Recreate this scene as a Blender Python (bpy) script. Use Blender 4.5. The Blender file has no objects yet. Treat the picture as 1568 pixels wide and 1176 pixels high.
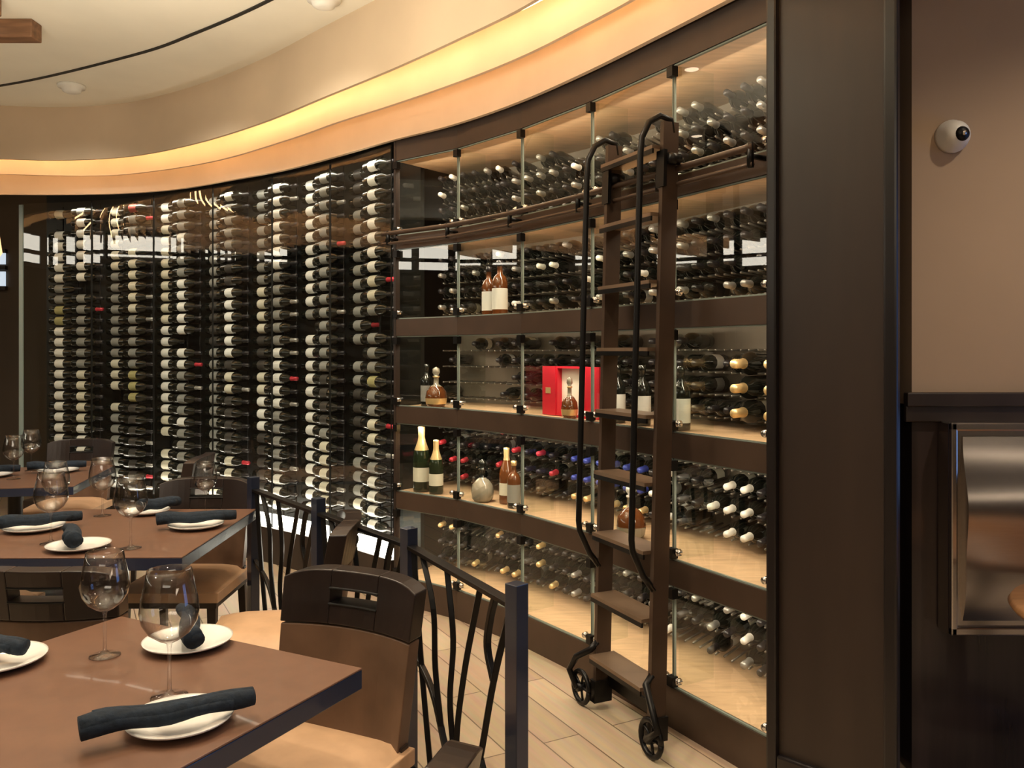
import bpy, bmesh, math, random
from mathutils import Vector, Matrix
random.seed(7)
R = random.random
scene = bpy.context.scene

# ------------------------------------------------------------------ materials
def mat(name, col, rough=0.5, metal=0.0, var=0.0, scale=8.0, stretch=(1, 1, 1), emit=None, estr=0.0, bump=0.0, coat=0.0, spec=0.5):
    m = bpy.data.materials.new(name); m.use_nodes = True
    nt = m.node_tree; b = nt.nodes["Principled BSDF"]
    b.inputs["Roughness"].default_value = rough
    b.inputs["Metallic"].default_value = metal
    b.inputs["Coat Weight"].default_value = coat
    b.inputs["Specular IOR Level"].default_value = spec
    c = (col[0], col[1], col[2], 1)
    b.inputs["Base Color"].default_value = c
    if var > 0 or bump > 0:
        tc = nt.nodes.new("ShaderNodeTexCoord"); mp = nt.nodes.new("ShaderNodeMapping")
        mp.inputs["Scale"].default_value = stretch
        nz = nt.nodes.new("ShaderNodeTexNoise"); nz.inputs["Scale"].default_value = scale
        nz.inputs["Detail"].default_value = 4
        nt.links.new(tc.outputs["Object"], mp.inputs["Vector"]); nt.links.new(mp.outputs["Vector"], nz.inputs["Vector"])
        if var > 0:
            cr = nt.nodes.new("ShaderNodeValToRGB")
            cr.color_ramp.elements[0].position = 0.3; cr.color_ramp.elements[1].position = 0.7
            cr.color_ramp.elements[0].color = (col[0]*(1-var), col[1]*(1-var), col[2]*(1-var), 1)
            cr.color_ramp.elements[1].color = (min(1, col[0]*(1+var)), min(1, col[1]*(1+var)), min(1, col[2]*(1+var)), 1)
            nt.links.new(nz.outputs["Fac"], cr.inputs["Fac"]); nt.links.new(cr.outputs["Color"], b.inputs["Base Color"])
        if bump > 0:
            bp = nt.nodes.new("ShaderNodeBump"); bp.inputs["Strength"].default_value = bump; bp.inputs["Distance"].default_value = 0.01
            nt.links.new(nz.outputs["Fac"], bp.inputs["Height"]); nt.links.new(bp.outputs["Normal"], b.inputs["Normal"])
    if emit:
        b.inputs["Emission Color"].default_value = (*emit, 1); b.inputs["Emission Strength"].default_value = estr
    return m

def glassmat(name, tint=(0.95, 0.97, 0.95), edge=None, f0=0.04):
    m = bpy.data.materials.new(name); m.use_nodes = True
    nt = m.node_tree; nt.nodes.clear(); Lk = nt.links.new
    o = nt.nodes.new("ShaderNodeOutputMaterial"); mix = nt.nodes.new("ShaderNodeMixShader")
    tr = nt.nodes.new("ShaderNodeBsdfTransparent"); gl = nt.nodes.new("ShaderNodeBsdfGlossy")
    gl.inputs["Roughness"].default_value = 0.01; gl.inputs["Color"].default_value = (1, 1, 1, 1)
    tr.inputs["Color"].default_value = (*tint, 1)
    lw = nt.nodes.new("ShaderNodeLayerWeight"); lw.inputs["Blend"].default_value = 0.5
    pw = nt.nodes.new("ShaderNodeMath"); pw.operation = 'POWER'; pw.inputs[1].default_value = 5.0
    ma = nt.nodes.new("ShaderNodeMath"); ma.operation = 'MULTIPLY_ADD'; ma.inputs[1].default_value = 1-f0; ma.inputs[2].default_value = f0
    Lk(lw.outputs["Facing"], pw.inputs[0]); Lk(pw.outputs[0], ma.inputs[0]); Lk(ma.outputs[0], mix.inputs[0])
    if edge:
        p2 = nt.nodes.new("ShaderNodeMath"); p2.operation = 'POWER'; p2.inputs[1].default_value = 2.2
        mc = nt.nodes.new("ShaderNodeMix"); mc.data_type = 'RGBA'
        mc.inputs[6].default_value = (*tint, 1); mc.inputs[7].default_value = (*edge, 1)
        Lk(lw.outputs["Facing"], p2.inputs[0]); Lk(p2.outputs[0], mc.inputs[0]); Lk(mc.outputs[2], tr.inputs["Color"])
    Lk(tr.outputs[0], mix.inputs[1]); Lk(gl.outputs[0], mix.inputs[2])
    Lk(mix.outputs[0], o.inputs["Surface"])
    return m

M_bronze = mat("bronze_trim", (0.075, 0.047, 0.032), 0.38, 0.35, 0.15, 5)
M_tread = mat("bronze_tread", (0.2, 0.135, 0.09), 0.35, 0.4, 0.15, 8)
M_header = mat("header_panel", (0.045, 0.027, 0.018), 0.55, 0.0, 0.15, 5)
M_dark = mat("dark_stained_wood", (0.030, 0.019, 0.014), 0.4, 0, 0.25, 6, (1, 1, 0.15))
M_darkedge = mat("dark_stained_wood_trim", (0.012, 0.009, 0.009), 0.3)
M_shelf = mat("maple_shelf", (0.58, 0.39, 0.23), 0.5, 0, 0.15, 6, (1, 6, 1))
M_back = mat("cellar_back_panel", (0.19, 0.16, 0.12), 0.6, 0, 0.2, 4)
M_blk = mat("black_metal", (0.012, 0.011, 0.011), 0.35, 0.6)
M_post = mat("steel_post_blue_sheen", (0.014, 0.02, 0.04), 0.28, 0.0, coat=0.4)  # bluish base colour imitates the daylight sheen on the posts
M_chrome = mat("chrome", (0.7, 0.68, 0.65), 0.15, 1.0)
M_peg = mat("aluminium_peg", (0.26, 0.24, 0.21), 0.4, 0.8)
M_bot = mat("bottle_dark_glass", (0.008, 0.009, 0.007), 0.12, 0, 0, coat=0.5)
M_botg = mat("bottle_green_glass", (0.012, 0.02, 0.008), 0.12)
M_label = [mat("label_white", (0.82, 0.82, 0.78), 0.6), mat("label_cream", (0.68, 0.65, 0.53), 0.6),
           mat("label_grey", (0.27, 0.27, 0.25), 0.6), mat("label_yellow", (0.40, 0.37, 0.17), 0.6),
           mat("label_dark", (0.05, 0.045, 0.04), 0.5), mat("label_red", (0.3, 0.05, 0.04), 0.6)]
M_foil = {"k": mat("foil_black", (0.02, 0.018, 0.02), 0.3, 0.3), "g": mat("foil_gold", (0.8, 0.58, 0.28), 0.35, 0.6),
          "r": mat("foil_red", (0.5, 0.03, 0.05), 0.35, 0.2), "w": mat("foil_white", (0.8, 0.78, 0.72), 0.4, 0.1),
          "b": mat("foil_blue", (0.03, 0.05, 0.3), 0.35, 0.2), "s": mat("foil_silver", (0.35, 0.34, 0.32), 0.35, 0.6)}
M_amber = mat("cognac_amber", (0.13, 0.04, 0.01), 0.08, 0, 0, coat=0.6)
M_clear = mat("spirit_glass", (0.28, 0.25, 0.19), 0.08, 0, 0, coat=0.6)
M_redbox = mat("red_box", (0.55, 0.012, 0.03), 0.4)
M_whitebox = mat("box_white_lining", (0.9, 0.85, 0.75), 0.6)
M_glass = glassmat("pane_glass", (0.95, 0.97, 0.94), None, 0.08)
M_gdiv = glassmat("divider_glass", (0.88, 0.92, 0.88), None, 0.06)
M_gedge = mat("pane_glass_edge", (0.22, 0.26, 0.23), 0.2, 0, 0, emit=None)
M_endrefl = mat("glass_end_reflection", (0.30, 0.38, 0.36), 0.3)  # end edge of the glass, paled to paint in its reflection
M_stem = glassmat("stemware_glass", (0.985, 0.985, 0.985), (0.28, 0.27, 0.26), 0.06)
M_plaster = mat("ceiling_plaster", (0.86, 0.82, 0.70), 0.85, 0, 0.05, 1.5)
M_fascia1 = mat("fascia_plaster_outer", (0.64, 0.50, 0.35), 0.85, 0, 0.1, 1.2)
M_fascia = mat("fascia_plaster", (0.76, 0.6, 0.45), 0.85, 0, 0.08, 2.0)
M_table = mat("table_laminate", (0.15, 0.075, 0.045), 0.38, 0, 0.07, 20, coat=0.15)
M_tedge = mat("table_edge_blue_sheen", (0.018, 0.027, 0.06), 0.25, 0, 0, coat=0.3)  # navy tint paints the blue reflected sheen into the edge colour
M_tan = mat("tan_leather", (0.54, 0.34, 0.2), 0.5, 0, 0.1, 12, bump=0.15)
M_brn = mat("brown_leather", (0.125, 0.07, 0.042), 0.4, 0, 0.25, 7, bump=0.1)
M_espr = mat("espresso_leather", (0.02, 0.013, 0.011), 0.28, 0, 0.2, 10, bump=0.05)
M_plate = mat("white_porcelain", (0.82, 0.81, 0.78), 0.15, coat=0.4)
M_nap = mat("navy_napkin", (0.007, 0.015, 0.028), 0.9, 0, 0.35, 60, bump=0.4)
M_wallb = mat("beige_paint", (0.42, 0.3, 0.2), 0.8, 0, 0.03, 3)
M_wains = mat("wainscot_dark", (0.035, 0.024, 0.022), 0.25, 0, 0.35, 3, (4, 4, 0.3), coat=0.3)
M_dwall = mat("dark_room_wall", (0.1, 0.078, 0.058), 0.8, 0, 0.05, 3)
M_black = mat("black_back_wall", (0.009, 0.009, 0.007), 0.5)
M_steel = mat("brushed_steel", (0.52, 0.48, 0.45), 0.22, 1.0, 0.05, 60, (0.2, 1, 8))
M_white = mat("white_plastic", (0.8, 0.78, 0.72), 0.4)
M_led = mat("cove_led", (1, 0.8, 0.5), 0.5, emit=(1.0, 0.62, 0.29), estr=20)
M_ledw = mat("wall_base_led", (1, 1, 1), 0.5, emit=(1.0, 0.94, 0.8), estr=8)
M_win = mat("daylight_window", (0.8, 0.8, 0.8), 0.5, emit=(1.0, 0.93, 0.78), estr=7)
M_win3 = mat("far_window", (0.8, 0.8, 0.8), 0.5, emit=(0.7, 0.85, 1.0), estr=0.7)
M_winb = mat("dusk_window", (0.2, 0.3, 0.5), 0.5, emit=(0.16, 0.38, 1.0), estr=1.5)
M_addglow = mat("added_glow", (1, 1, 1), 0.5, emit=(1, 0.8, 0.58), estr=4)
M_pend = mat("pendant_glass", (1, 0.7, 0.4), 0.4, emit=(1, 0.6, 0.28), estr=1.5)
M_down = mat("downlight_lens", (1, 1, 1), 0.5, emit=(1, 0.8, 0.55), estr=8)
M_beam = mat("timber_beam", (0.2, 0.1, 0.05), 0.6, 0, 0.3, 5, (1, 8, 8))
M_wood2 = mat("oak_top", (0.36, 0.18, 0.08), 0.4, 0, 0.2, 6, (1, 8, 1))

# floor planks
def floormat():
    m = bpy.data.materials.new("floor_planks"); m.use_nodes = True
    nt = m.node_tree; b = nt.nodes["Principled BSDF"]; b.inputs["Roughness"].default_value = 0.38
    tc = nt.nodes.new("ShaderNodeTexCoord"); mp = nt.nodes.new("ShaderNodeMapping")
    mp.inputs["Rotation"].default_value = (0, 0, math.radians(62))
    br = nt.nodes.new("ShaderNodeTexBrick"); br.inputs["Scale"].default_value = 1.0
    br.inputs["Brick Width"].default_value = 1.1; br.inputs["Row Height"].default_value = 0.16
    br.inputs["Mortar Size"].default_value = 0.003
    br.inputs["Color1"].default_value = (0.6, 0.48, 0.34, 1); br.inputs["Color2"].default_value = (0.48, 0.36, 0.25, 1)
    br.inputs["Mortar"].default_value = (0.17, 0.12, 0.08, 1)
    mp2 = nt.nodes.new("ShaderNodeMapping"); mp2.inputs["Scale"].default_value = (1, 14, 1)
    nz = nt.nodes.new("ShaderNodeTexNoise"); nz.inputs["Scale"].default_value = 3; nz.inputs["Detail"].default_value = 5
    mx = nt.nodes.new("ShaderNodeMix"); mx.data_type = 'RGBA'; mx.blend_type = 'MULTIPLY'; mx.inputs[0].default_value = 0.35
    L = nt.links.new
    L(tc.outputs["Object"], mp.inputs["Vector"]); L(mp.outputs[0], br.inputs["Vector"])
    L(mp.outputs[0], mp2.inputs["Vector"]); L(mp2.outputs[0], nz.inputs["Vector"])
    L(br.outputs["Color"], mx.inputs[6]); L(nz.outputs["Color"], mx.inputs[7]); L(mx.outputs[2], b.inputs["Base Color"])
    return m
M_floor = floormat()

# ------------------------------------------------------------------ mesh builder
class MB:
    def __init__(s):
        s.v = []; s.f = []; s.m = []; s.sm = []; s.mats = []
    def mi(s, m):
        if m not in s.mats: s.mats.append(m)
        return s.mats.index(m)
    def add(s, vs, fs, m, smooth=False, M=None):
        o = len(s.v)
        if M is not None: s.v += [tuple(M @ Vector(p)) for p in vs]
        else: s.v += [tuple(p) for p in vs]
        for k, f in enumerate(fs):
            s.f.append([i+o for i in f]); s.m.append(s.mi(m[k] if isinstance(m, list) else m)); s.sm.append(smooth)
    def box(s, c, d, m, M=None, rz=0):
        x, y, z = d[0]/2, d[1]/2, d[2]/2
        ca, sa = math.cos(rz), math.sin(rz)
        vs = []
        for dz in (-z, z):
            for dx, dy in ((-x, -y), (x, -y), (x, y), (-x, y)):
                vs.append((c[0]+dx*ca-dy*sa, c[1]+dx*sa+dy*ca, c[2]+dz))
        s.add(vs, [(3, 2, 1, 0), (4, 5, 6, 7), (0, 1, 5, 4), (1, 2, 6, 5), (2, 3, 7, 6), (3, 0, 4, 7)], m, False, M)
    def hexa(s, vs, m):
        s.add(vs, [(3, 2, 1, 0), (4, 5, 6, 7), (0, 1, 5, 4), (1, 2, 6, 5), (2, 3, 7, 6), (3, 0, 4, 7)], m)
    def vquad(s, p, q, z0, z1, m):
        s.add([(p[0], p[1], z0), (q[0], q[1], z0), (q[0], q[1], z1), (p[0], p[1], z1)], [(0, 1, 2, 3)], m)
    def prism(s, poly, z0, z1, m, mside=None):
        n = len(poly)
        vs = [(p[0], p[1], z0) for p in poly]+[(p[0], p[1], z1) for p in poly]
        fs = [tuple(reversed(range(n))), tuple(range(n, 2*n))]+[(i, (i+1) % n, n+(i+1) % n, n+i) for i in range(n)]
        ms = [m, m]+[mside or m]*n
        s.add(vs, fs, ms)
    def tube(s, pts, r, m, seg=8, smooth=True, caps=True, M=None):
        pts = [Vector(p) for p in pts]; n = len(pts)
        rs = r if isinstance(r, (list, tuple)) else [r]*n
        up = None; vs = []
        for i, p in enumerate(pts):
            t = (pts[min(i+1, n-1)]-pts[max(i-1, 0)]).normalized()
            if up is None:
                up = Vector((0, 0, 1)) if abs(t.z) < 0.9 else Vector((1, 0, 0))
            up = (up-t*up.dot(t)).normalized(); sd = t.cross(up)
            for k in range(seg):
                a = 2*math.pi*(k+0.5)/seg
                vs.append(p+up*math.cos(a)*rs[i]+sd*math.sin(a)*rs[i])
        fs = []
        for i in range(n-1):
            for k in range(seg):
                k2 = (k+1) % seg
                fs.append((i*seg+k, i*seg+k2, (i+1)*seg+k2, (i+1)*seg+k))
        if caps: fs += [tuple(reversed(range(seg))), tuple(range((n-1)*seg, n*seg))]
        s.add(vs, fs, m, smooth and seg > 5, M)
    def lathe(s, prof, seg, m, M=None, smooth=True):
        vs, fs, ms = lathe_geo(prof, seg, m)
        s.add(vs, fs, ms, smooth, M)
    def wall(s, path, z0, z1, th, m):
        off = offset_path(path, th)
        n = len(path)
        vs = []
        for p, q in zip(path, off):
            vs += [(p[0], p[1], z0), (q[0], q[1], z0), (q[0], q[1], z1), (p[0], p[1], z1)]
        fs = []
        for i in range(n-1):
            a = i*4; b = a+4
            for k in range(4):
                k2 = (k+1) % 4
                fs.append((a+k, a+k2, b+k2, b+k))
        fs += [(3, 2, 1, 0), tuple(range((n-1)*4, n*4))]
        s.add(vs, fs, m, False)
    def build(s, name, loc=(0, 0, 0), rz=0, bevel=0, subs=0, recalc=True, autosmooth=False):
        me = bpy.data.meshes.new(name); me.from_pydata(s.v, [], s.f)
        for m in s.mats: me.materials.append(m)
        me.polygons.foreach_set("material_index", s.m); me.polygons.foreach_set("use_smooth", s.sm)
        if recalc:
            bm = bmesh.new(); bm.from_mesh(me); bmesh.ops.recalc_face_normals(bm, faces=bm.faces); bm.to_mesh(me); bm.free()
        me.update()
        ob = bpy.data.objects.new(name, me); scene.collection.objects.link(ob)
        ob.location = loc; ob.rotation_euler = (0, 0, rz)
        if bevel > 0:
            b = ob.modifiers.new("bevel", 'BEVEL'); b.width = bevel; b.segments = 2; b.limit_method = 'ANGLE'; b.angle_limit = math.radians(50)
        return ob

def lathe_geo(prof, seg, m):
    n = len(prof); vs = []
    for r, z in prof:
        for k in range(seg):
            a = 2*math.pi*k/seg; vs.append((r*math.cos(a), r*math.sin(a), z))
    fs = []; ms = []
    for i in range(n-1):
        for k in range(seg):
            k2 = (k+1) % seg
            fs.append((i*seg+k, i*seg+k2, (i+1)*seg+k2, (i+1)*seg+k))
            if callable(m): ms.append(m(i, k))
            else: ms.append(m)
    return vs, fs, ms

def offset_path(path, d):
    out = []; n = len(path)
    for i, p in enumerate(path):
        a = Vector(path[max(i-1, 0)]); b = Vector(path[min(i+1, n-1)])
        t = (b-a).normalized(); nn = Vector((-t.y, t.x))
        out.append((p[0]+nn.x*d, p[1]+nn.y*d))
    return out

def catmull(pts, sub=8):
    P = [Vector(p) for p in pts]; P = [P[0]*2-P[1]]+P+[P[-1]*2-P[-2]]
    out = []
    for i in range(1, len(P)-2):
        for k in range(sub):
            t = k/sub
            out.append(0.5*((2*P[i])+(-P[i-1]+P[i+1])*t+(2*P[i-1]-5*P[i]+4*P[i+1]-P[i+2])*t*t+(-P[i-1]+3*P[i]-3*P[i+1]+P[i+2])*t**3))
    out.append(P[-2])
    return [tuple(p) for p in out]

def area(name, loc, size, sizey, power, col, direction, parent=None):
    l = bpy.data.lights.new(name, 'AREA'); l.shape = 'RECTANGLE'; l.size = size; l.size_y = sizey
    l.energy = power; l.color = col
    o = bpy.data.objects.new(name, l); scene.collection.objects.link(o); o.location = loc
    o.rotation_euler = Vector(direction).to_track_quat('-Z', 'Y').to_euler()
    return o
def spot(name, loc, target, power, col, ang=90, blend=0.6, rad=0.05):
    l = bpy.data.lights.new(name, 'SPOT'); l.energy = power; l.color = col; l.spot_size = math.radians(ang); l.spot_blend = blend
    l.shadow_soft_size = rad
    o = bpy.data.objects.new(name, l); scene.collection.objects.link(o); o.location = loc
    o.rotation_euler = (Vector(target)-Vector(loc)).to_track_quat('-Z', 'Y').to_euler()
    return o

# ------------------------------------------------------------------ room shell
b = MB(); b.box((-1.5, 2, -0.05), (11.2, 14.2, 0.1), M_floor); b.build("floor")
b = MB(); b.box((-1.5, 2, 3.36), (11.2, 14.2, 0.1), M_plaster); b.build("ceiling")
b = MB(); b.box((-7.05, 2, 1.655), (0.1, 14, 3.31), M_dwall); b.build("wall_left")
b = MB(); b.box((4.05, 2, 1.655), (0.1, 14, 3.31), M_dwall); b.build("wall_right")
b = MB(); b.box((-1.5, 9.05, 1.655), (11.2, 0.1, 3.31), M_dwall); b.build("wall_back")
b = MB(); b.box((-1.5, -5.05, 1.655), (11.2, 0.1, 3.31), M_dwall); b.build("wall_rear")
# windows
b = MB()
for i in range(18):
    y0 = -0.8+i*0.5
    if y0 < 5.1: b.box((-6.985, y0+0.25, 2.80), (0.02, 0.42, 0.36), M_win)
    elif y0 < 6.0: b.box((-6.985, y0+0.22, 2.84), (0.02, 0.34, 0.26), M_win)
    elif i % 3 == 1: b.box((-6.985, y0+0.25, 2.83), (0.02, 0.42, 0.07), M_win)
b.box((-6.97, 3.7, 3.0), (0.06, 9.1, 0.05), M_dark); b.box((-6.97, 3.7, 2.60), (0.06, 9.1, 0.05), M_dark)
b.box((-6.97, 3.7, 2.76), (0.05, 9.1, 0.05), M_dark)
for i in range(19): b.box((-6.97, -0.8+i*0.5, 2.8), (0.06, 0.10, 0.4), M_dark)
b.build("window_1")
b = MB()
b.box((3.985, 1.95, 1.5), (0.02, 1.2, 1.9), M_winb)
for k in range(3): b.box((3.97, 1.35+k*.6, 1.5), (0.05, 0.06, 2.0), M_dark)
for z in (0.52, 1.5, 2.48): b.box((3.97, 1.95, z), (0.05, 1.26, 0.07), M_dark)
b.build("window_2")
b = MB(); b.box((-6.1, 8.985, 2.30), (1.2, 0.02, 0.16), M_win3); b.box((-6.1, 8.985, 2.52), (1.2, 0.02, 0.12), M_win3)
for z in (2.2, 2.42, 2.60): b.box((-6.1, 8.97, z), (1.24, 0.05, 0.04), M_dark)
b.build("window_3")
# glowing bar added unseen on the right wall for bands on the steel unit
b = MB(); b.box((3.97, -1.2, 1.62), (0.05, 1.9, 0.14), M_addglow); b.box((3.975, -1.2, 1.71), (0.06, 1.96, 0.03), M_bronze); b.box((3.975, -1.2, 1.53), (0.06, 1.96, 0.03), M_bronze)
b.build("added_glow_bar")
# pendant lamp seen past the end of the wine wall
b = MB(); b.tube([(0, 0, 0.25), (0, 0, 0.62)], 0.008, M_blk, 8)
b.lathe([(0, 0.25), (0.03, 0.25), (0.06, 0.18), (0.12, 0.0), (0.15, -0.22), (0.10, -0.30), (0, -0.30)], 24, M_pend)
b.build("pendant_lamp", loc=(-5.1, 8.0, 2.69))

# right alcove wall
b = MB(); b.box((2.73, 3.0, 2.3), (2.62, 0.12, 2.0), M_wallb); b.box((2.73, 3.0, 0.66), (2.62, 0.12, 1.31), M_wains); b.build("wall_front")
b = MB(); b.box((2.72, 2.925, 1.335), (2.66, 0.035, 0.05), M_dark); b.box((2.72, 2.93, 1.285), (2.66, 0.02, 0.06), M_dark)
b.build("trim_1", bevel=0.005)
# pillar
A = Vector((0.872, 2.79)); B = Vector((1.163, 2.51))
b = MB()
b.prism([tuple(A), tuple(B), (1.37, 2.93), (1.40, 3.08)], 0, 3.31, M_dark)
t = (B-A).normalized(); nn = Vector((-t.y, t.x))*-1
def pil(a, d): p = A+t*a+nn*d; return (p.x, p.y)
w = (B-A).length
for a0, a1 in ((-0.008, 0.03), (w-0.03, w+0.012)):
    b.prism([pil(a0, -0.01), pil(a1, -0.01), pil(a1, 0.022), pil(a0, 0.022)], 0, 3.31, M_darkedge)
b.prism([pil(0.03, -0.01), pil(w-0.03, -0.01), pil(w-0.03, 0.022), pil(0.03, 0.022)], 2.69, 2.74, M_darkedge)
b.prism([pil(0.03, -0.01), pil(w-0.03, -0.01), pil(w-0.03, 0.022), pil(0.03, 0.022)], 0, 0.16, M_darkedge)
b.build("pillar_column", bevel=0.008)

# ------------------------------------------------------------------ glass cellar cabinet
P = [Vector(p) for p in [(-.70, 4.98), (-.30, 4.66), (.055, 4.25), (.37, 3.79), (.65, 3.31), (.91, 2.85)]]
NRM = []
for i in range(6):
    a = P[max(i-1, 0)]; c = P[min(i+1, 5)]
    tt = (c-a).normalized(); NRM.append(Vector((-tt.y, tt.x)))
def cab(s, d):
    i = max(0, min(4, int(math.floor(s)))); f = s-i
    p = (P[i]+NRM[i]*d)*(1-f)+(P[i+1]+NRM[i+1]*d)*f
    return (p.x, p.y)
def cabt(s):
    i = max(0, min(4, int(math.floor(s)))); return (P[i+1]-P[i]).normalized()
DEP = 0.56
bands = [(0.0, 0.16), (0.57, 0.67), (1.08, 1.18), (1.60, 1.70), (2.12, 2.20), (2.65, 2.80)]
b = MB()
for i in range(5):
    for (z0, z1) in bands:
        b.prism([cab(i, -0.012), cab(i+1, -0.012), cab(i+1, 0.02), cab(i, 0.02)], z0, z1, M_bronze if z0 < 2.6 else M_header)
        zb0 = z1-0.035 if z0 < 2.6 else z0+0.002
        b.prism([cab(i+0.0001, 0.02), cab(i+0.9999, 0.02), cab(i+0.9999, DEP), cab(i+0.0001, DEP)], zb0, zb0+0.033, M_shelf)
    b.prism([cab(i, DEP), cab(i+1, DEP), cab(i+1, DEP+0.03), cab(i, DEP+0.03)], 0, 2.8, M_back)
b.prism([cab(0, -0.015), cab(0.03, -0.015), cab(0.03, 0.02), cab(0.0, 0.02)], 0, 2.8, M_dark)
b.prism([cab(4.96, -0.012), cab(5.0, -0.012), cab(5.0, DEP), cab(4.96, DEP)], 0, 2.8, M_dark)
for i in range(0, 6):
    for (z0, z1) in bands:
        for zz in (z0-0.03, z1+0.03):
            if zz < 0.1 or zz > 2.75: continue
            p = cab(max(i, 0.04), -0.012); b.box((p[0], p[1], zz), (0.035, 0.03, 0.04), M_blk, rz=math.atan2(cabt(min(i, 4)).y, cabt(min(i, 4)).x))
b.build("wine_cabinet", bevel=0)
# panes and dividers
b = MB()
for i in range(5):
    for k in range(5):
        z0 = bands[k][1]+0.004; z1 = bands[k+1][0]-0.004
        e = 0.008
        b.vquad(cab(i+e, -0.002), cab(i+1-e, -0.002), z0, z1, M_glass)
        b.vquad(cab(i+0.02, 0.012), cab(i+0.02, 0.20), z0, z1, M_gdiv)
        for s0 in (i+e, i+1-e):
            b.prism([cab(s0-0.003, -0.0065), cab(s0+0.003, -0.0065), cab(s0+0.003, 0.0045), cab(s0-0.003, 0.0045)], z0, z1, M_gedge)
        for zz in (z0, z1):
            b.prism([cab(i+e, -0.006), cab(i+1-e, -0.006), cab(i+1-e, 0.004), cab(i+e, 0.004)], zz-0.003, zz+0.003, M_gedge)
        for sx in (0.07, 0.93):
            p = cab(i+sx, -0.012); tt = cabt(i); n3 = Vector((-tt.y, tt.x, 0))
            Mx = Matrix.Translation((p[0], p[1], z0+0.035)) @ Vector((0, 0, 1)).rotation_difference(-n3).to_matrix().to_4x4()
            b.lathe([(0, 0.012), (0.012, 0.012), (0.014, 0), (0.014, -0.01)], 10, M_chrome, Mx)
b.build("cabinet_glass_panes", recalc=False)

# bottle templates
def bottle_geo(label, foil, body=M_bot, seg=12, scale=1.0, lw=7):
    prof = [(0, 0), (.035, 0), (.0372, .008), (.0372, .058), (.0372, .138), (.0372, .185), (.031, .205), (.017, .232), (.0145, .245), (.0145, .296), (0, .298)]
    prof = [(r*scale, z*scale) for r, z in prof]
    def m(i, k):
        if i == 3 and (k < (lw+1)//2 or k >= seg-lw//2): return label
        if i >= 7: return foil
        return body
    return lathe_geo(prof, seg, m)
def addgeo(b, geo, M): b.add(geo[0], geo[1], geo[2], True, M)
def frame(org, X, Z):
    X = Vector(X).normalized(); Z = Vector(Z).normalized(); X = (X-Z*X.dot(Z)).normalized(); Y = Z.cross(X)
    return Matrix(((X.x, Y.x, Z.x, org[0]), (X.y, Y.y, Z.y, org[1]), (X.z, Y.z, Z.z, org[2]), (0, 0, 0, 1)))
cache = {}
def geo(li, fo, body=None, seg=12, lw=7):
    k = (li, fo, body is None, seg, lw)
    if k not in cache: cache[k] = bottle_geo(M_label[li], M_foil[fo], body or M_bot, seg, 1.0, lw)
    return cache[k]

b = MB()
rows = [(0.16, 0.57), (0.67, 1.08), (1.18, 1.60), (1.70, 2.12), (2.20, 2.65)]
for ri, (z0, z1) in enumerate(rows):
    for i in range(5):
        tt = cabt(i); inn = Vector((-tt.y, tt.x, 0)); t3 = Vector((tt.x, tt.y, 0))
        out = (-inn*0.93+t3*0.37).normalized()   # racks angled towards the room
        sd = Vector((-out.y, out.x, 0))
        for c in range(6):
            s = i+0.02+c*0.165
            if s > 4.72: continue
            for rr in range(4):
                z = z0+0.072+rr*0.098
                for off in (-0.02, 0.02):
                    p0 = Vector((*cab(s, DEP), z-0.034))+sd*off; p1 = p0+out*0.24
                    b.tube([p0, p1], 0.005, M_peg, 6)
                prob = [0.85, 0.88, 0.55, 0.75, 0.82][ri]
                if ri == 4 and i in (0, 4): prob = 0.97
                if ri == 2 and i == 0: prob = 0.15
                if ri == 2 and i == 4: prob = 0.0 if (c % 2 or rr > 2) else 1.0
                if R() > prob: continue
                fo = 'k'; li = random.choice([0, 1, 2, 4, 4])
                q = R(); sc = 1.0
                if ri == 0 and i < 2: fo = 'g' if q < .35 else 'k'
                elif ri == 1 and i == 2: fo = 'r' if rr > 2 else ('b' if rr in (1, 2) else 'g')
                elif ri == 1 and i == 3: fo = 'w' if q < .35 else 'k'
                elif ri == 1 and i == 4: fo = 'w' if q < .55 else 'k'
                elif ri == 1 and i < 2: fo = 'r' if q < .1 else 'k'
                elif ri == 2 and i == 4: fo = 'g'; sc = 1.3
                elif ri == 3: fo = 'w' if q < .15 else ('s' if q < .4 else 'k')
                elif ri == 4: fo = 'w' if q < .06 else ('s' if q < .4 else 'k')
                elif ri == 0: fo = 'w' if q < .12 else ('s' if q < .4 else 'k')
                if ri == 4 and i == 4: li = 0
                base = Vector((*cab(s, DEP-0.02), z+0.008))+out*0.01
                th = R()*6.28 if not (ri == 4 and i == 4) else 2.2
                up = Vector((0, 0, 1))*math.cos(th)+sd*math.sin(th)
                addgeo(b, geo(li, fo, None, 12, 7), frame(base, up, out) @ Matrix.Scale(sc, 4))
b.build("wine_bottle_rack", recalc=False)

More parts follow.
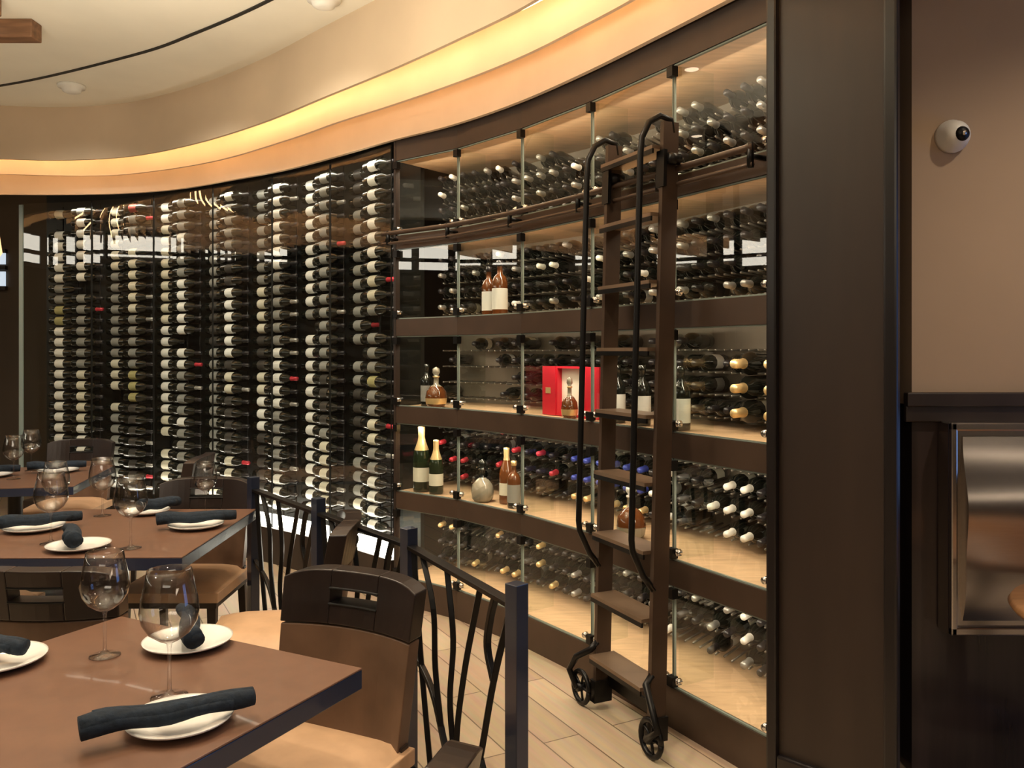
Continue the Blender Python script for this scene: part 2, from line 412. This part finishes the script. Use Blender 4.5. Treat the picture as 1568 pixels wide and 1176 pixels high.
# ---- standing display bottles
def standing(name, s, z, d, prof, mats, scale=1.0, seg=20, face=True):
    bb = MB()
    p = cab(s, d)
    gv = lathe_geo([(r*scale, zz*scale) for r, zz in prof], seg, lambda i, k: mats[i])
    bb.add(gv[0], gv[1], gv[2], True)
    bb.build(name, loc=(p[0], p[1], z+0.001))
champ = [(0, 0), (.041, 0), (.0435, .01), (.0435, .05), (.0435, .12), (.0435, .17), (.036, .205), (.02, .25), (.0165, .27), (.0175, .31), (.0175, .32), (0, .325)]
cm = [M_botg]*3+[M_label[1]]+[M_botg]*2+[M_foil['g']]*6
standing("champagne_bottle", 0.25, 0.67, 0.09, champ, cm, 1.2)
standing("champagne_bottle", 0.50, 0.67, 0.08, champ, cm, 0.98)
whisky = [(0, 0), (.036, 0), (.038, .008), (.038, .03), (.038, .13), (.038, .16), (.03, .185), (.014, .2), (.013, .235), (.016, .236), (.016, .262), (0, .264)]
wm = [M_amber]*3+[M_label[0]]+[M_amber]*4+[M_foil['k']]*4
wb = [M_bot]*3+[M_label[0]]+[M_bot]*8
standing("whisky_bottle", 1.3, 1.70, 0.09, whisky, wm, 1.05)
standing("whisky_bottle", 1.47, 1.70, 0.09, whisky, wm, 1.15)
standing("whisky_bottle", 3.10, 1.18, 0.10, whisky, wb, 1.0)
standing("whisky_bottle", 3.42, 1.18, 0.10, whisky, wb, 1.0)
standing("whisky_bottle", 3.87, 1.18, 0.10, whisky, wb, 1.0)
decanter = [(0, 0), (.04, 0), (.052, .015), (.056, .045), (.05, .08), (.03, .105), (.014, .115), (.013, .15), (.018, .152), (.018, .158), (.01, .16), (.02, .175), (.018, .195), (0, .205)]
dm = [M_amber, M_amber, M_foil['g'], M_amber, M_amber]+[M_clear]*2+[M_foil['g']]*2+[M_clear]*5
standing("cognac_decanter", 0.50, 1.18, 0.08, decanter, dm, 1.15)
standing("cognac_decanter", 1.22, 0.67, 0.08, decanter, [M_clear]*6+[M_bot]*8, 1.15)
standing("liqueur_bottle", 0.31, 1.18, 0.10, whisky, [M_bot]*3+[M_label[2]]+[M_bot]*8, 0.95)
standing("liqueur_bottle", 1.47, 0.67, 0.14, champ, [M_amber]*3+[M_label[1]]+[M_amber]*3+[M_foil['g']]*5, 0.95)
standing("liqueur_bottle", 1.68, 0.67, 0.09, whisky, [M_bot]*3+[M_label[2]]+[M_amber]*4+[M_foil['g']]*4, 0.95)
standing("cognac_decanter", 3.28, 0.67, 0.10, decanter, [M_clear]*3+[M_amber]*3+[M_clear]*2+[M_foil['w']]*6, 1.2)
# red presentation box
tt = cabt(2); t3 = Vector((tt.x, tt.y, 0)); inn = Vector((-tt.y, tt.x, 0)); o = Vector((*cab(2.46, 0.12), 1.181))
b = MB()
def lb(b, a0, a1, d0, d1, z0, z1, m):
    vs = [o+t3*a+inn*d+Vector((0, 0, z)) for z in (z0, z1) for a, d in ((a0, d0), (a1, d0), (a1, d1), (a0, d1))]
    b.hexa(vs, m)
lb(b, -0.12, 0.06, 0.03, 0.04, 0, 0.25, M_whitebox); lb(b, -0.12, 0.06, 0.0, 0.04, 0, 0.01, M_redbox); lb(b, -0.12, 0.06, 0.0, 0.04, 0.24, 0.25, M_redbox)
lb(b, -0.13, -0.12, 0.0, 0.04, 0, 0.25, M_redbox); lb(b, 0.06, 0.07, 0.0, 0.04, 0, 0.25, M_redbox)
lb(b, -0.24, -0.13, -0.005, 0.005, 0, 0.25, M_redbox); lb(b, 0.07, 0.21, -0.005, 0.005, 0, 0.25, M_redbox)
lb(b, -0.21, -0.17, -0.007, -0.005, 0.11, 0.14, M_foil['g'])
Mx = Matrix.Translation(o-inn*0.055+t3*0.05)
gv = lathe_geo([(r*0.75, z*0.98) for r, z in decanter], 18, lambda i, k: dm[i]); b.add(gv[0], gv[1], gv[2], True, Mx)
b.build("red_presentation_box")

# cabinet lights
for ri, (z0, z1) in enumerate(rows):
    for i in range(5):
        p = cab(i+0.5, 0.06); tt = cabt(i); inn = Vector((-tt.y, tt.x, 0))
        l = area("cabinet_strip_light", (p[0], p[1], z1-0.03), 0.46, 0.03, [1.9, 2.0, 1.9, 2.1, 2.8][ri], (1, 0.84, 0.64), (inn.x*0.55, inn.y*0.55, -0.8))
        X = Vector((tt.x, tt.y, 0)); Z = -(inn*0.55+Vector((0, 0, -0.85))).normalized(); Y = Z.cross(X)
        l.matrix_world = Matrix(((X.x, Y.x, Z.x, p[0]), (X.y, Y.y, Z.y, p[1]), (X.z, Y.z, Z.z, z1-0.03), (0, 0, 0, 1)))

# ladder rail
b = MB()
for z, r in ((2.205, 0.013), (2.145, 0.009)):
    b.tube([(*cab(-0.05+5.0*k/40, -0.085), z) for k in range(41)], r, M_bronze, 10)
for i in range(6):
    s = min(max(i, 0.05), 4.93)
    p = cab(s, -0.005); q = cab(s, -0.085)
    b.tube([(p[0], p[1], 2.175), (q[0], q[1], 2.175)], 0.01, M_blk, 8)
    b.tube([(q[0], q[1], 2.135), (q[0], q[1], 2.22)], 0.012, M_blk, 8)
b.build("ladder_rail")

# ------------------------------------------------------------------ rolling ladder
lt = Vector((.42, -.907)).normalized(); O = Vector((.48, 3.29))-lt*0.035; ln = Vector((-lt.y, lt.x)); HW = 0.2
def L(a, d, z):
    p = O+lt*a+ln*(d+0.065*z/2.4); return Vector((p.x, p.y, z))
b = MB()
def lbox(a0, a1, d0, d1, z0, z1, m):
    b.hexa([L(a, d, z) for z in (z0, z1) for a, d in ((a0, d0), (a1, d0), (a1, d1), (a0, d1))], m)
for a in (-HW, HW):
    lbox(a-0.011, a+0.011, -0.04, 0.03, 0.07, 2.38, M_bronze)
for k in range(9):
    z = 0.235+k*0.257
    if z > 2.33: break
    lbox(-HW+.011, HW-.011, -0.075, 0.045, z-0.014, z, M_tread)
    lbox(-HW+.011, HW-.011, -0.075, -0.067, z-0.032, z-0.014, M_blk)
lbox(-HW+.011, HW-.011, 0.02, 0.03, 0.09, 0.14, M_blk)
for a in (-HW, HW):
    pts = [L(a, -0.03, 0.60), L(a, -0.08, 0.66), L(a, -0.13, 0.76)]
    pts += [L(a, -0.135, 0.8+k*0.18) for k in range(9)]
    pts += [L(a, -0.13, 2.31), L(a, -0.10, 2.37), L(a, -0.05, 2.40), L(a, 0.0, 2.39), L(a, 0.01, 2.34)]
    b.tube(pts, 0.0125, M_blk, 10)
def wheel(a, d, zc, r):
    n = 20
    ring = [L(a+math.cos(2*math.pi*k/n)*r, d, zc+math.sin(2*math.pi*k/n)*r) for k in range(n+1)]
    b.tube(ring, 0.011, M_blk, 8)
    for k in range(5):
        an = 2*math.pi*k/5
        b.tube([L(a, d, zc), L(a+math.cos(an)*r, d, zc+math.sin(an)*r)], 0.006, M_blk, 6)
    b.tube([L(a, d-0.02, zc), L(a, d+0.02, zc)], 0.018, M_blk, 12)
for a, sgn in ((-HW, -1), (HW, 1)):
    wheel(a+sgn*0.06, -0.07, 0.076, 0.065)
    b.tube([L(a, -0.03, 0.28), L(a+sgn*0.005, -0.06, 0.25), L(a+sgn*0.08, -0.085, 0.2), L(a+sgn*0.13, -0.09, 0.13), L(a+sgn*0.06, -0.09, 0.076)], 0.014, M_blk, 8)
    lbox(a-0.02, a+0.02, -0.05, 0.035, 0.03, 0.12, M_blk)
    for da in (-0.03, 0.03):
        b.tube([L(a+da, -0.03, 2.235), L(a+da, 0.02, 2.235)], 0.022, M_blk, 12)
    lbox(a-0.025, a+0.025, -0.045, -0.03, 2.13, 2.27, M_blk)
b.build("rolling_ladder", bevel=0)

# ------------------------------------------------------------------ wine wall
W = catmull([(-.715, 4.99), (-1.1, 5.38), (-1.59, 5.82), (-2.1, 6.18), (-2.6, 6.48), (-3.1, 6.72), (-3.6, 6.90), (-4.15, 7.0)], 8)
WL = [0]
for i in range(1, len(W)): WL.append(WL[-1]+(Vector(W[i])-Vector(W[i-1])).length)
def wl(s, d):
    s = max(0, min(WL[-1]-1e-4, s)); i = 0
    while WL[i+1] < s: i += 1
    f = (s-WL[i])/(WL[i+1]-WL[i]); a = Vector(W[i]); c = Vector(W[i+1]); t = (c-a).normalized()
    a2 = Vector(W[max(i-3, 0)]); c2 = Vector(W[min(i+4, len(W)-1)]); t = (c2-a2).normalized()
    n = Vector((t.y, -t.x))
    p = a*(1-f)+c*f+n*d
    return Vector((p.x, p.y)), t, n
TOT = WL[-1]
b = MB(); rk = MB()
ncol = int((TOT-0.15)/0.27)
rowz = [0.40+0.0915*k for k in range(26)]
for c in range(ncol):
    s = 0.26+c*0.27
    d = 0.08 if c % 2 == 0 else 0.16
    pal = random.choice([[0, 0, 0, 1, 2], [0, 1, 2, 4], [0, 0, 2, 1], [2, 2, 1, 4], [0, 0, 2, 0]])
    flip = -1
    li = 0; run = 0
    for r, z in enumerate(rowz):
        if run <= 0:
            li = random.choice(pal+[3] if R() < .25 else pal); run = random.randint(1, 6)
            if R() < .02: li = 5; run = 2
        run -= 1
        p, t, n = wl(s, d)
        t3 = Vector((t.x, t.y, 0))*flip; n3 = Vector((n.x, n.y, 0))
        org = Vector((p.x, p.y, z))-t3*0.14
        if R() < 0.02: continue
        addgeo(b, geo(li, random.choice(['k']*16+['s', 's', 'r']), None, 12, 6), frame(org, -n3+Vector((0, 0, 0.25)), t3))
    for ds in (-0.08, 0.06):
        p, t, n = wl(s+ds, d+0.05)
        rk.tube([(p.x, p.y, 0.25), (p.x, p.y, 2.76)], 0.006, M_blk, 6)
        for z in rowz:
            q, _, _ = wl(s+ds, d-0.03)
            rk.tube([(p.x, p.y, z-0.043), (q.x, q.y, z-0.043)], 0.004, M_blk, 4, caps=False)
b.build("wine_bottle_wall_display", recalc=False)
rk.build("wine_rack_frame")
b = MB()
def wpath(d, s0=0, s1=TOT, n=60): return [tuple(wl(s0+(s1-s0)*k/n, d)[0]) for k in range(n+1)]
b.wall(wpath(0.30, 0.12), 0, 2.9, -0.03, M_black)
b.wall(wpath(-0.02), 0, 0.25, -0.30, M_dark)
b.build("wine_wall_backing")
b = MB(); b.wall(wpath(0.03, 0.05, 2.3), 0.252, 0.335, -0.02, M_ledw); b.build("base_light_strip")
b = MB()
for k in range(6):
    s0 = 0.02+k*(TOT-0.02)/6; s1 = s0+(TOT-0.02)/6-0.008
    pth = wpath(0.0, s0, s1, 8)
    for p, q in zip(pth[:-1], pth[1:]): b.vquad(p, q, 0.252, 2.76, M_glass)
    for ss in (s0, s1):
        q, t, n = wl(ss, -0.001); b.box((q.x, q.y, 1.5), (0.002, 0.008, 2.49), M_black, rz=math.atan2(t.y, t.x))
p0, t, n = wl(TOT, 0.0); p1, _, _ = wl(TOT, 0.30)
b.vquad(p0, p1, 0.25, 2.76, M_glass)
b.box((p0.x, p0.y, 1.5), (0.035, 0.012, 2.5), M_endrefl, rz=math.atan2(t.y, t.x))
b.build("wine_wall_glass", recalc=False)
for k in range(7):
    s = 0.3+k*0.62
    if s > TOT-0.2: break
    p, t, n = wl(s, 0.03)
    for zz, dz, pw in ((2.72, -1, 1.0), (0.36, 1, 1.6)):
        l = area("wine_wall_strip_light", (0, 0, 0), 0.55, 0.03, pw, (1, 0.9, 0.74), (0, 0, -1))
        Z = -Vector((n.x*0.25, n.y*0.25, dz)).normalized(); X = Vector((t.x, t.y, 0)); Y = Z.cross(X)
        l.matrix_world = Matrix(((X.x, Y.x, Z.x, p.x), (X.y, Y.y, Z.y, p.y), (X.z, Y.z, Z.z, zz), (0, 0, 0, 1)))

# ------------------------------------------------------------------ wavy soffits
F3 = catmull([(-6.9, 5.6), (-5.6, 6.15), (-4.6, 6.55), (-4.0, 6.62), (-3.5, 6.62), (-3.0, 6.55), (-2.55, 6.38), (-2.1, 6.09), (-1.59, 5.74), (-1.1, 5.30), (-.72, 4.93), (-.34, 4.60), (.01, 4.20), (.32, 3.745), (.60, 3.27), (.86, 2.81), (1.0, 2.55), (1.25, 2.0)], 8)
F2 = catmull([(-6.9, 5.3), (-5.6, 5.85), (-4.6, 6.2), (-3.92, 6.30), (-3.21, 6.36), (-2.69, 6.20), (-2.07, 5.84), (-1.42, 5.27), (-1.03, 4.88), (-.66, 4.54), (-.276, 4.16), (.04, 3.80), (.28, 3.46), (.48, 3.15), (.66, 2.8), (.8, 2.4), (1.0, 1.8)], 8)
F1 = catmull([(-6.9, 4.9), (-5.5, 5.5), (-4.5, 5.9), (-3.75, 6.06), (-3.29, 6.10), (-2.76, 5.98), (-2.16, 5.62), (-1.56, 5.12), (-1.03, 4.58), (-.60, 4.14), (-.25, 3.75), (.043, 3.40), (.26, 3.05), (.42, 2.7), (.55, 2.3), (.7, 1.6)], 8)
b = MB(); b.wall(F3, 2.765, 3.31, 0.025, M_fascia); b.build("soffit_fascia")
b = MB(); b.wall(F2, 2.86, 3.31, 0.02, M_fascia); b.build("soffit_fascia")
b = MB(); b.wall(F1, 2.92, 3.31, 0.02, M_fascia1); b.build("soffit_fascia")
b = MB()
b.tube([(x, y, 2.995) for x, y in offset_path(F1, 0.12)], 0.008, M_led, 6)
b.tube([(x, y, 2.94) for x, y in offset_path(F2, 0.04)], 0.0035, M_led, 6)
b.build("cove_light_strip")
S = catmull([(-6.5, 5.4), (-5.5, 5.75), (-4.5, 5.83), (-3.46, 5.59), (-2.31, 5.02), (-1.78, 4.66), (-1.29, 4.27), (-.85, 3.85), (-.45, 3.35), (-.1, 2.75), (.1, 2.0)], 8)
b = MB(); b.wall(S, 3.304, 3.312, 0.022, M_black); b.build("slot_diffuser")
b = MB()
for k in range(4): b.box((-3.05, 3.45+k*0.36, 3.26), (0.9, 0.1, 0.1), M_beam)
b.box((-3.45, 3.9, 3.22), (0.12, 2.2, 0.18), M_beam)
b.build("ceiling_beam", bevel=0.006)
for (x, y) in ((-2.98, 5.6), (-.96, 4.22)):
    b = MB(); b.lathe([(0, -0.055), (0.03, -0.055), (0.055, -0.045), (0.065, -0.02), (0.085, -0.018), (0.088, 0), (0, 0)], 24, M_white)
    b.build("smoke_detector", loc=(x, y, 3.309))

# ------------------------------------------------------------------ security camera
b = MB()
Mx = Matrix.Rotation(math.radians(90), 4, 'X')
b.lathe([(0.0, 0), (0.058, 0), (0.058, 0.018), (0.05, 0.03), (0.048, 0.045), (0.036, 0.062), (0.02, 0.07), (0, 0.072)], 28, M_white, Mx)
Mx = Matrix.Translation((0.006, -0.058, -0.004)) @ Matrix.Rotation(math.radians(90), 4, 'X')
b.lathe([(0.027, 0.0), (0.025, 0.012), (0.018, 0.02), (0, 0.023)], 20, M_blk, Mx)
b.lathe([(0.01, 0.02), (0.009, 0.026), (0, 0.027)], 14, M_chrome, Mx)
b.build("security_camera", loc=(1.557, 2.94, 2.265))

# ------------------------------------------------------------------ steel unit on wall
b = MB()
x0, x1, z0, z1 = 1.51, 2.12, 0.525, 1.26
b.box(((x0+x1)/2, 2.90, (z0+z1)/2), (x1-x0, 0.08, z1-z0), M_steel)
for c, d in ((((x0+x1)/2, 2.855, z1-0.015), (x1-x0, 0.02, 0.03)), (((x0+x1)/2, 2.855, z0+0.015), (x1-x0, 0.02, 0.03)),
             ((x0+0.012, 2.855, (z0+z1)/2), (0.024, 0.02, z1-z0)), ((x1-0.012, 2.855, (z0+z1)/2), (0.024, 0.02, z1-z0))):
    b.box(c, d, M_steel)
n = 24; vs = []
for k in range(n+1):
    f = k/n; z = z0+0.05+f*(z1-z0-0.10); y = 2.856-0.034*math.sin(math.pi*f)-0.006*math.sin(math.pi*f*4)
    vs += [(x0+0.045, y, z), (x1-0.045, y, z), ]
b.add(vs, [(2*k, 2*k+1, 2*k+3, 2*k+2) for k in range(n)], M_steel, True)
b.add([(x0+0.045, 2.865, z0+.05)]+[vs[2*k] for k in range(n+1)]+[(x0+0.045, 2.865, z1-.05)], [tuple(range(n+3))], M_steel)
b.build("steel_wall_cabinet", bevel=0.006)

# round oak table on right
b = MB()
b.lathe([(0, 0.71), (0.36, 0.71), (0.40, 0.72), (0.41, 0.735), (0.40, 0.75), (0, 0.75)], 48, M_wood2)
b.lathe([(0.25, 0), (0.25, 0.02), (0.04, 0.05), (0.035, 0.70), (0.12, 0.71)], 24, M_dark)
b.build("round_table", loc=(1.89, 2.36, 0))

# ------------------------------------------------------------------ tables
def table(loc, sx, sy, rz):
    b = MB()
    b.box((0, 0, 0.7475), (sx, sy, 0.005), M_table)
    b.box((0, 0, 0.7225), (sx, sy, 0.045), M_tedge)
    b.lathe([(0.28, 0), (0.28, 0.015), (0.05, 0.04), (0.04, 0.06), (0.04, 0.69), (0.14, 0.70)], 24, M_blk)
    return b.build("dining_table", loc=loc, rz=rz, bevel=0.002)
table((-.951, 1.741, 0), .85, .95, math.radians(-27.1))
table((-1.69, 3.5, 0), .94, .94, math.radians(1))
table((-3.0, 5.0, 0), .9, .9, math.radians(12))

# ------------------------------------------------------------------ chairs
def chair(x, y, deg, name="dining_chair"):
    b = MB()
    def slab(s0, s1, z0, z1, m, th=0.05, n=8, th0=0.0):
        pts = []
        for k in range(n+1):
            s = s0+(s1-s0)*k/n
            col = []
            for z, dd in ((z0, 0), (z0, 1), (z1, 1), (z1, 0)):
                zz = z - (0.025*abs(2*s)**5 if z > 0.8 else 0)
                xw = s*(0.42+0.03*(z-0.45)/0.42)
                yy = -0.225-(z-0.45)*0.16+0.045*(2*s)**2*1.0
                yy += (th0 if dd == 0 else -th)
                col.append((xw, yy, zz))
            pts += col
        fs = []
        for k in range(n):
            a = 4*k; c = a+4
            for j in range(4):
                j2 = (j+1) % 4; fs.append((a+j, a+j2, c+j2, c+j))
        fs += [(3, 2, 1, 0), (4*n, 4*n+1, 4*n+2, 4*n+3)]
        b.add(pts, fs, m)
    slab(-0.5, 0.5, 0.42, 0.715, M_brn, 0.045, 12, 0.008)
    slab(-0.5, -0.18, 0.72, 0.87, M_espr, 0.052, 5, 0.012)
    slab(0.18, 0.5, 0.72, 0.87, M_espr, 0.052, 5, 0.012)
    slab(-0.18, 0.18, 0.72, 0.775, M_espr, 0.052, 4, 0.012)
    slab(-0.18, 0.18, 0.82, 0.87, M_espr, 0.052, 4, 0.012)
    slab(-0.19, 0.19, 0.772, 0.779, M_blk, 0.055, 4, 0.016)
    slab(-0.19, 0.19, 0.816, 0.823, M_blk, 0.055, 4, 0.016)
    nx = 8; vs = []; fs = []
    for j in range(nx+1):
        for i in range(nx+1):
            u = -1+2*i/nx; v = -1+2*j/nx
            xx = u*(0.23-0.012*(v < 0)*abs(v)); yy = v*0.225
            e = (1-abs(u)**6)*(1-abs(v)**6)
            vs.append((xx, yy, 0.435+0.04*e))
    for j in range(nx):
        for i in range(nx):
            a = j*(nx+1)+i; fs.append((a, a+1, a+nx+2, a+nx+1))
    b.add(vs, fs, M_tan, True)
    b.box((0, 0, 0.415), (0.462, 0.452, 0.045), M_tan)
    b.box((0, 0, 0.38), (0.44, 0.43, 0.03), M_dark)
    for lx in (-1, 1):
        b.hexa([(lx*0.20+dx*.013, 0.20+dy*.013, 0) for dx, dy in ((-1, -1), (1, -1), (1, 1), (-1, 1))]+[(lx*0.195+dx*.02, 0.19+dy*.02, 0.37) for dx, dy in ((-1, -1), (1, -1), (1, 1), (-1, 1))], M_dark)
        b.hexa([(lx*0.20+dx*.013, -0.25+dy*.013, 0) for dx, dy in ((-1, -1), (1, -1), (1, 1), (-1, 1))]+[(lx*0.195+dx*.02, -0.20+dy*.02, 0.45) for dx, dy in ((-1, -1), (1, -1), (1, 1), (-1, 1))], M_dark)
    return b.build(name, loc=(x, y, 0), rz=math.radians(deg), bevel=0.007)
chair(-.565, 2.12, 155)
chair(-.416, 1.31, 62.9)
chair(-1.53, 3.88, 180)
chair(-.92, 3.15, 98)
chair(-1.38, 2.72, 0)
chair(-2.2, 5.1, 95)
chair(-3.1, 5.75, 186)
chair(-2.3, 3.45, 270)
chair(-1.55, 1.35, 330)

# ------------------------------------------------------------------ stemware, plates, napkins
def wineglass(x, y, h=0.265, z=0.751):
    k = h/0.265
    prof = [(0, 0.004), (0.034, 0.0005), (0.038, 0.001), (0.036, 0.003), (0.012, 0.007), (0.0045, 0.016), (0.0038, 0.05), (0.0038, 0.10), (0.006, 0.112),
            (0.022, 0.120), (0.042, 0.135), (0.055, 0.157), (0.059, 0.178), (0.056, 0.205), (0.049, 0.235), (0.044, 0.265),
            (0.0432, 0.265), (0.048, 0.235), (0.055, 0.205), (0.058, 0.178), (0.054, 0.158), (0.041, 0.136), (0.02, 0.1215), (0, 0.119)]
    b = MB(); b.lathe([(r*k, zz*k) for r, zz in prof], 32, M_stem)
    b.build("wine_glass", loc=(x, y, z))
for g in ((-1.006, 2.045, .258), (-.745, 1.80, .278), (-1.81, 3.25, .28), (-1.46, 3.17, .275), (-1.88, 3.80, .265), (-1.43, 3.86, .24), (-2.95, 4.9, .26), (-3.05, 5.25, .26), (-3.2, 4.8, .26), (-2.05, 3.72, .26)):
    wineglass(*g)
def plate(x, y, r=0.11, z=0.751):
    b = MB(); b.lathe([(0, 0.003), (r*0.55, 0.003), (r*0.62, 0.005), (r*0.95, 0.017), (r, 0.019), (r*0.97, 0.014), (r*0.6, 0.0), (0, 0.0)], 40, M_plate)
    b.build("dinner_plate", loc=(x, y, z))
def napkin(p0, p1, r=0.022, z=0.775, z2=None):
    b = MB(); z2 = z2 or z
    n = 14; pts = []; rs = []
    a = Vector((p0[0], p0[1], z+r)); c = Vector((p1[0], p1[1], z2+r)); pd = Vector((-(c-a).y, (c-a).x, 0)).normalized()
    for k in range(n+1):
        f = k/n
        pts.append(a.lerp(c, f)+pd*0.006*math.sin(f*7)+Vector((0, 0, 0.003*math.sin(f*11))))
        rs.append(r*(1.15-0.3*f+0.08*math.sin(f*16)))
    b.tube(pts, rs, M_nap, 14)
    pts2 = [p+pd*r*0.35+Vector((0, 0, r*0.22)) for p in pts[1:]]
    b.tube(pts2, [q*0.82 for q in rs[1:]], M_nap, 12)
    pts3 = [p-pd*r*0.45+Vector((0, 0, -r*0.1)) for p in pts[:-2]]
    b.tube(pts3, [q*0.7 for q in rs[:-2]], M_nap, 12)
    b.build("rolled_napkin")
plate(-.67, 1.67, .105); napkin((-.81, 1.55), (-.53, 1.70), 0.02)
plate(-.83, 2.12); napkin((-.78, 2.03), (-.90, 2.28), 0.021)
plate(-1.24, 1.99, .11); napkin((-1.32, 2.03), (-1.17, 1.98), 0.02)
plate(-1.66, 3.17, .115); napkin((-1.63, 3.08), (-1.76, 3.30), 0.026)
plate(-1.355, 3.55, .115); napkin((-1.50, 3.49), (-1.20, 3.60), 0.022)
plate(-1.70, 3.86, .10); napkin((-1.70, 3.78), (-1.58, 3.93), 0.024)
plate(-2.02, 3.5, .12); napkin((-2.12, 3.42), (-1.86, 3.58), 0.022)
plate(-2.85, 5.2, .12); napkin((-3.0, 5.12), (-2.7, 5.25), 0.022)
plate(-3.15, 5.0, .12); napkin((-3.3, 4.92), (-3.0, 5.05), 0.022)

# ------------------------------------------------------------------ railing
posts = [Vector((.012, 2.155)), Vector((-.354, 2.84)), Vector((-.80, 3.42)), Vector((-1.25, 4.0))]
b = MB()
for i, p in enumerate(posts):
    b.box((p.x, p.y, 0.45), (0.044, 0.044, 0.90), M_post, rz=math.radians(45))
    b.box((p.x, p.y, 0.005), (0.085, 0.085, 0.01), M_blk, rz=math.radians(45))
branches = [[(.04, .83), (.17, .6), (.28, .35), (.42, .08)], [(.42, .08), (.49, .3), (.42, .55), (.28, .83)],
            [(.42, .08), (.6, .28), (.74, .42), (.97, .5)], [(.47, .18), (.55, .42), (.52, .63), (.58, .83)],
            [(.64, .33), (.7, .5), (.72, .68), (.84, .83)], [(.28, .35), (.2, .27), (.1, .2), (.03, .16)],
            [(.17, .6), (.22, .68), (.2, .76), (.16, .83)], [(.72, .08), (.78, .25), (.86, .5), (.94, .83)]]
for i in range(3):
    p, q = posts[i], posts[i+1]
    def rp(s, z): v = p.lerp(q, s); return (v.x, v.y, z)
    m = p.lerp(q, .5); an = math.atan2(q.y-p.y, q.x-p.x); ll = (q-p).length-0.05
    b.box((m.x, m.y, 0.838), (ll, 0.035, 0.014), M_blk, rz=an)
    b.box((m.x, m.y, 0.08), (ll, 0.025, 0.02), M_blk, rz=an)
    for br in branches:
        pts = catmull(br, 6)
        b.tube([rp(s, z) for s, z in pts], 0.0125, M_blk, 4, smooth=False)
b.build("branch_pattern_railing", bevel=0.002)

# ------------------------------------------------------------------ lights
warm = (1, 0.83, 0.62)
dl = [(-.9, 1.4), (-1.6, 3.0), (-.3, 2.6), (-2.9, 4.4), (2.1, 1.9), (.3, .3), (-1.3, 3.9), (-2.6, 1.2)]  # lamp in front of the alcove is added to brighten its wall
for i, (x, y) in enumerate(dl):
    spot("downlight_lamp", (x, y, 3.28), (x, y, 0), [60, 85, 70, 80, 85, 50, 50, 50][i], warm, 120, 0.8, 0.05)
    b = MB(); b.lathe([(0, -0.003), (0.045, -0.003), (0.05, -0.006), (0.065, -0.004), (0.067, 0)], 20, lambda i, k: M_down if i == 0 else M_white)
    b.build("recessed_downlight", loc=(x, y, 3.31))
area("ceiling_fill", (-1.6, 2.4, 2.2), 1.6, 1.6, 80, (1, 0.88, 0.69), (0, 0, 1))  # added upward fill to brighten the ceiling, no fixture there
area("room_fill", (0.0, -2.5, 3.2), 3.0, 2.0, 65, (1, 0.87, 0.7), (0, 0.5, -1))
for (x, y, tx, ty) in ((-1.1, 3.4, -1.2, 5.5), (-2.0, 4.2, -2.2, 6.3), (-3.0, 4.6, -3.3, 6.8)):
    spot("wall_washer_lamp", (x, y, 3.2), (tx, ty, 1.0), 68, (1, 0.94, 0.83), 80, 0.7, 0.04)

w = bpy.data.worlds.new("world"); scene.world = w; w.use_nodes = True
w.node_tree.nodes["Background"].inputs[0].default_value = (0.5, 0.4, 0.3, 1); w.node_tree.nodes["Background"].inputs[1].default_value = 0.1

cam = bpy.data.cameras.new("camera"); co = bpy.data.objects.new("camera", cam); scene.collection.objects.link(co)
co.location = (0, 0, 1.5); co.rotation_euler = (math.radians(90), 0, 0)
cam.lens = 29.1; cam.sensor_width = 36; cam.shift_y = -0.0306; cam.clip_start = 0.05
scene.camera = co
try:
    scene.view_settings.view_transform = 'Standard'; scene.view_settings.look = 'None'
    scene.view_settings.exposure = 0.1
except Exception as e: print(e)
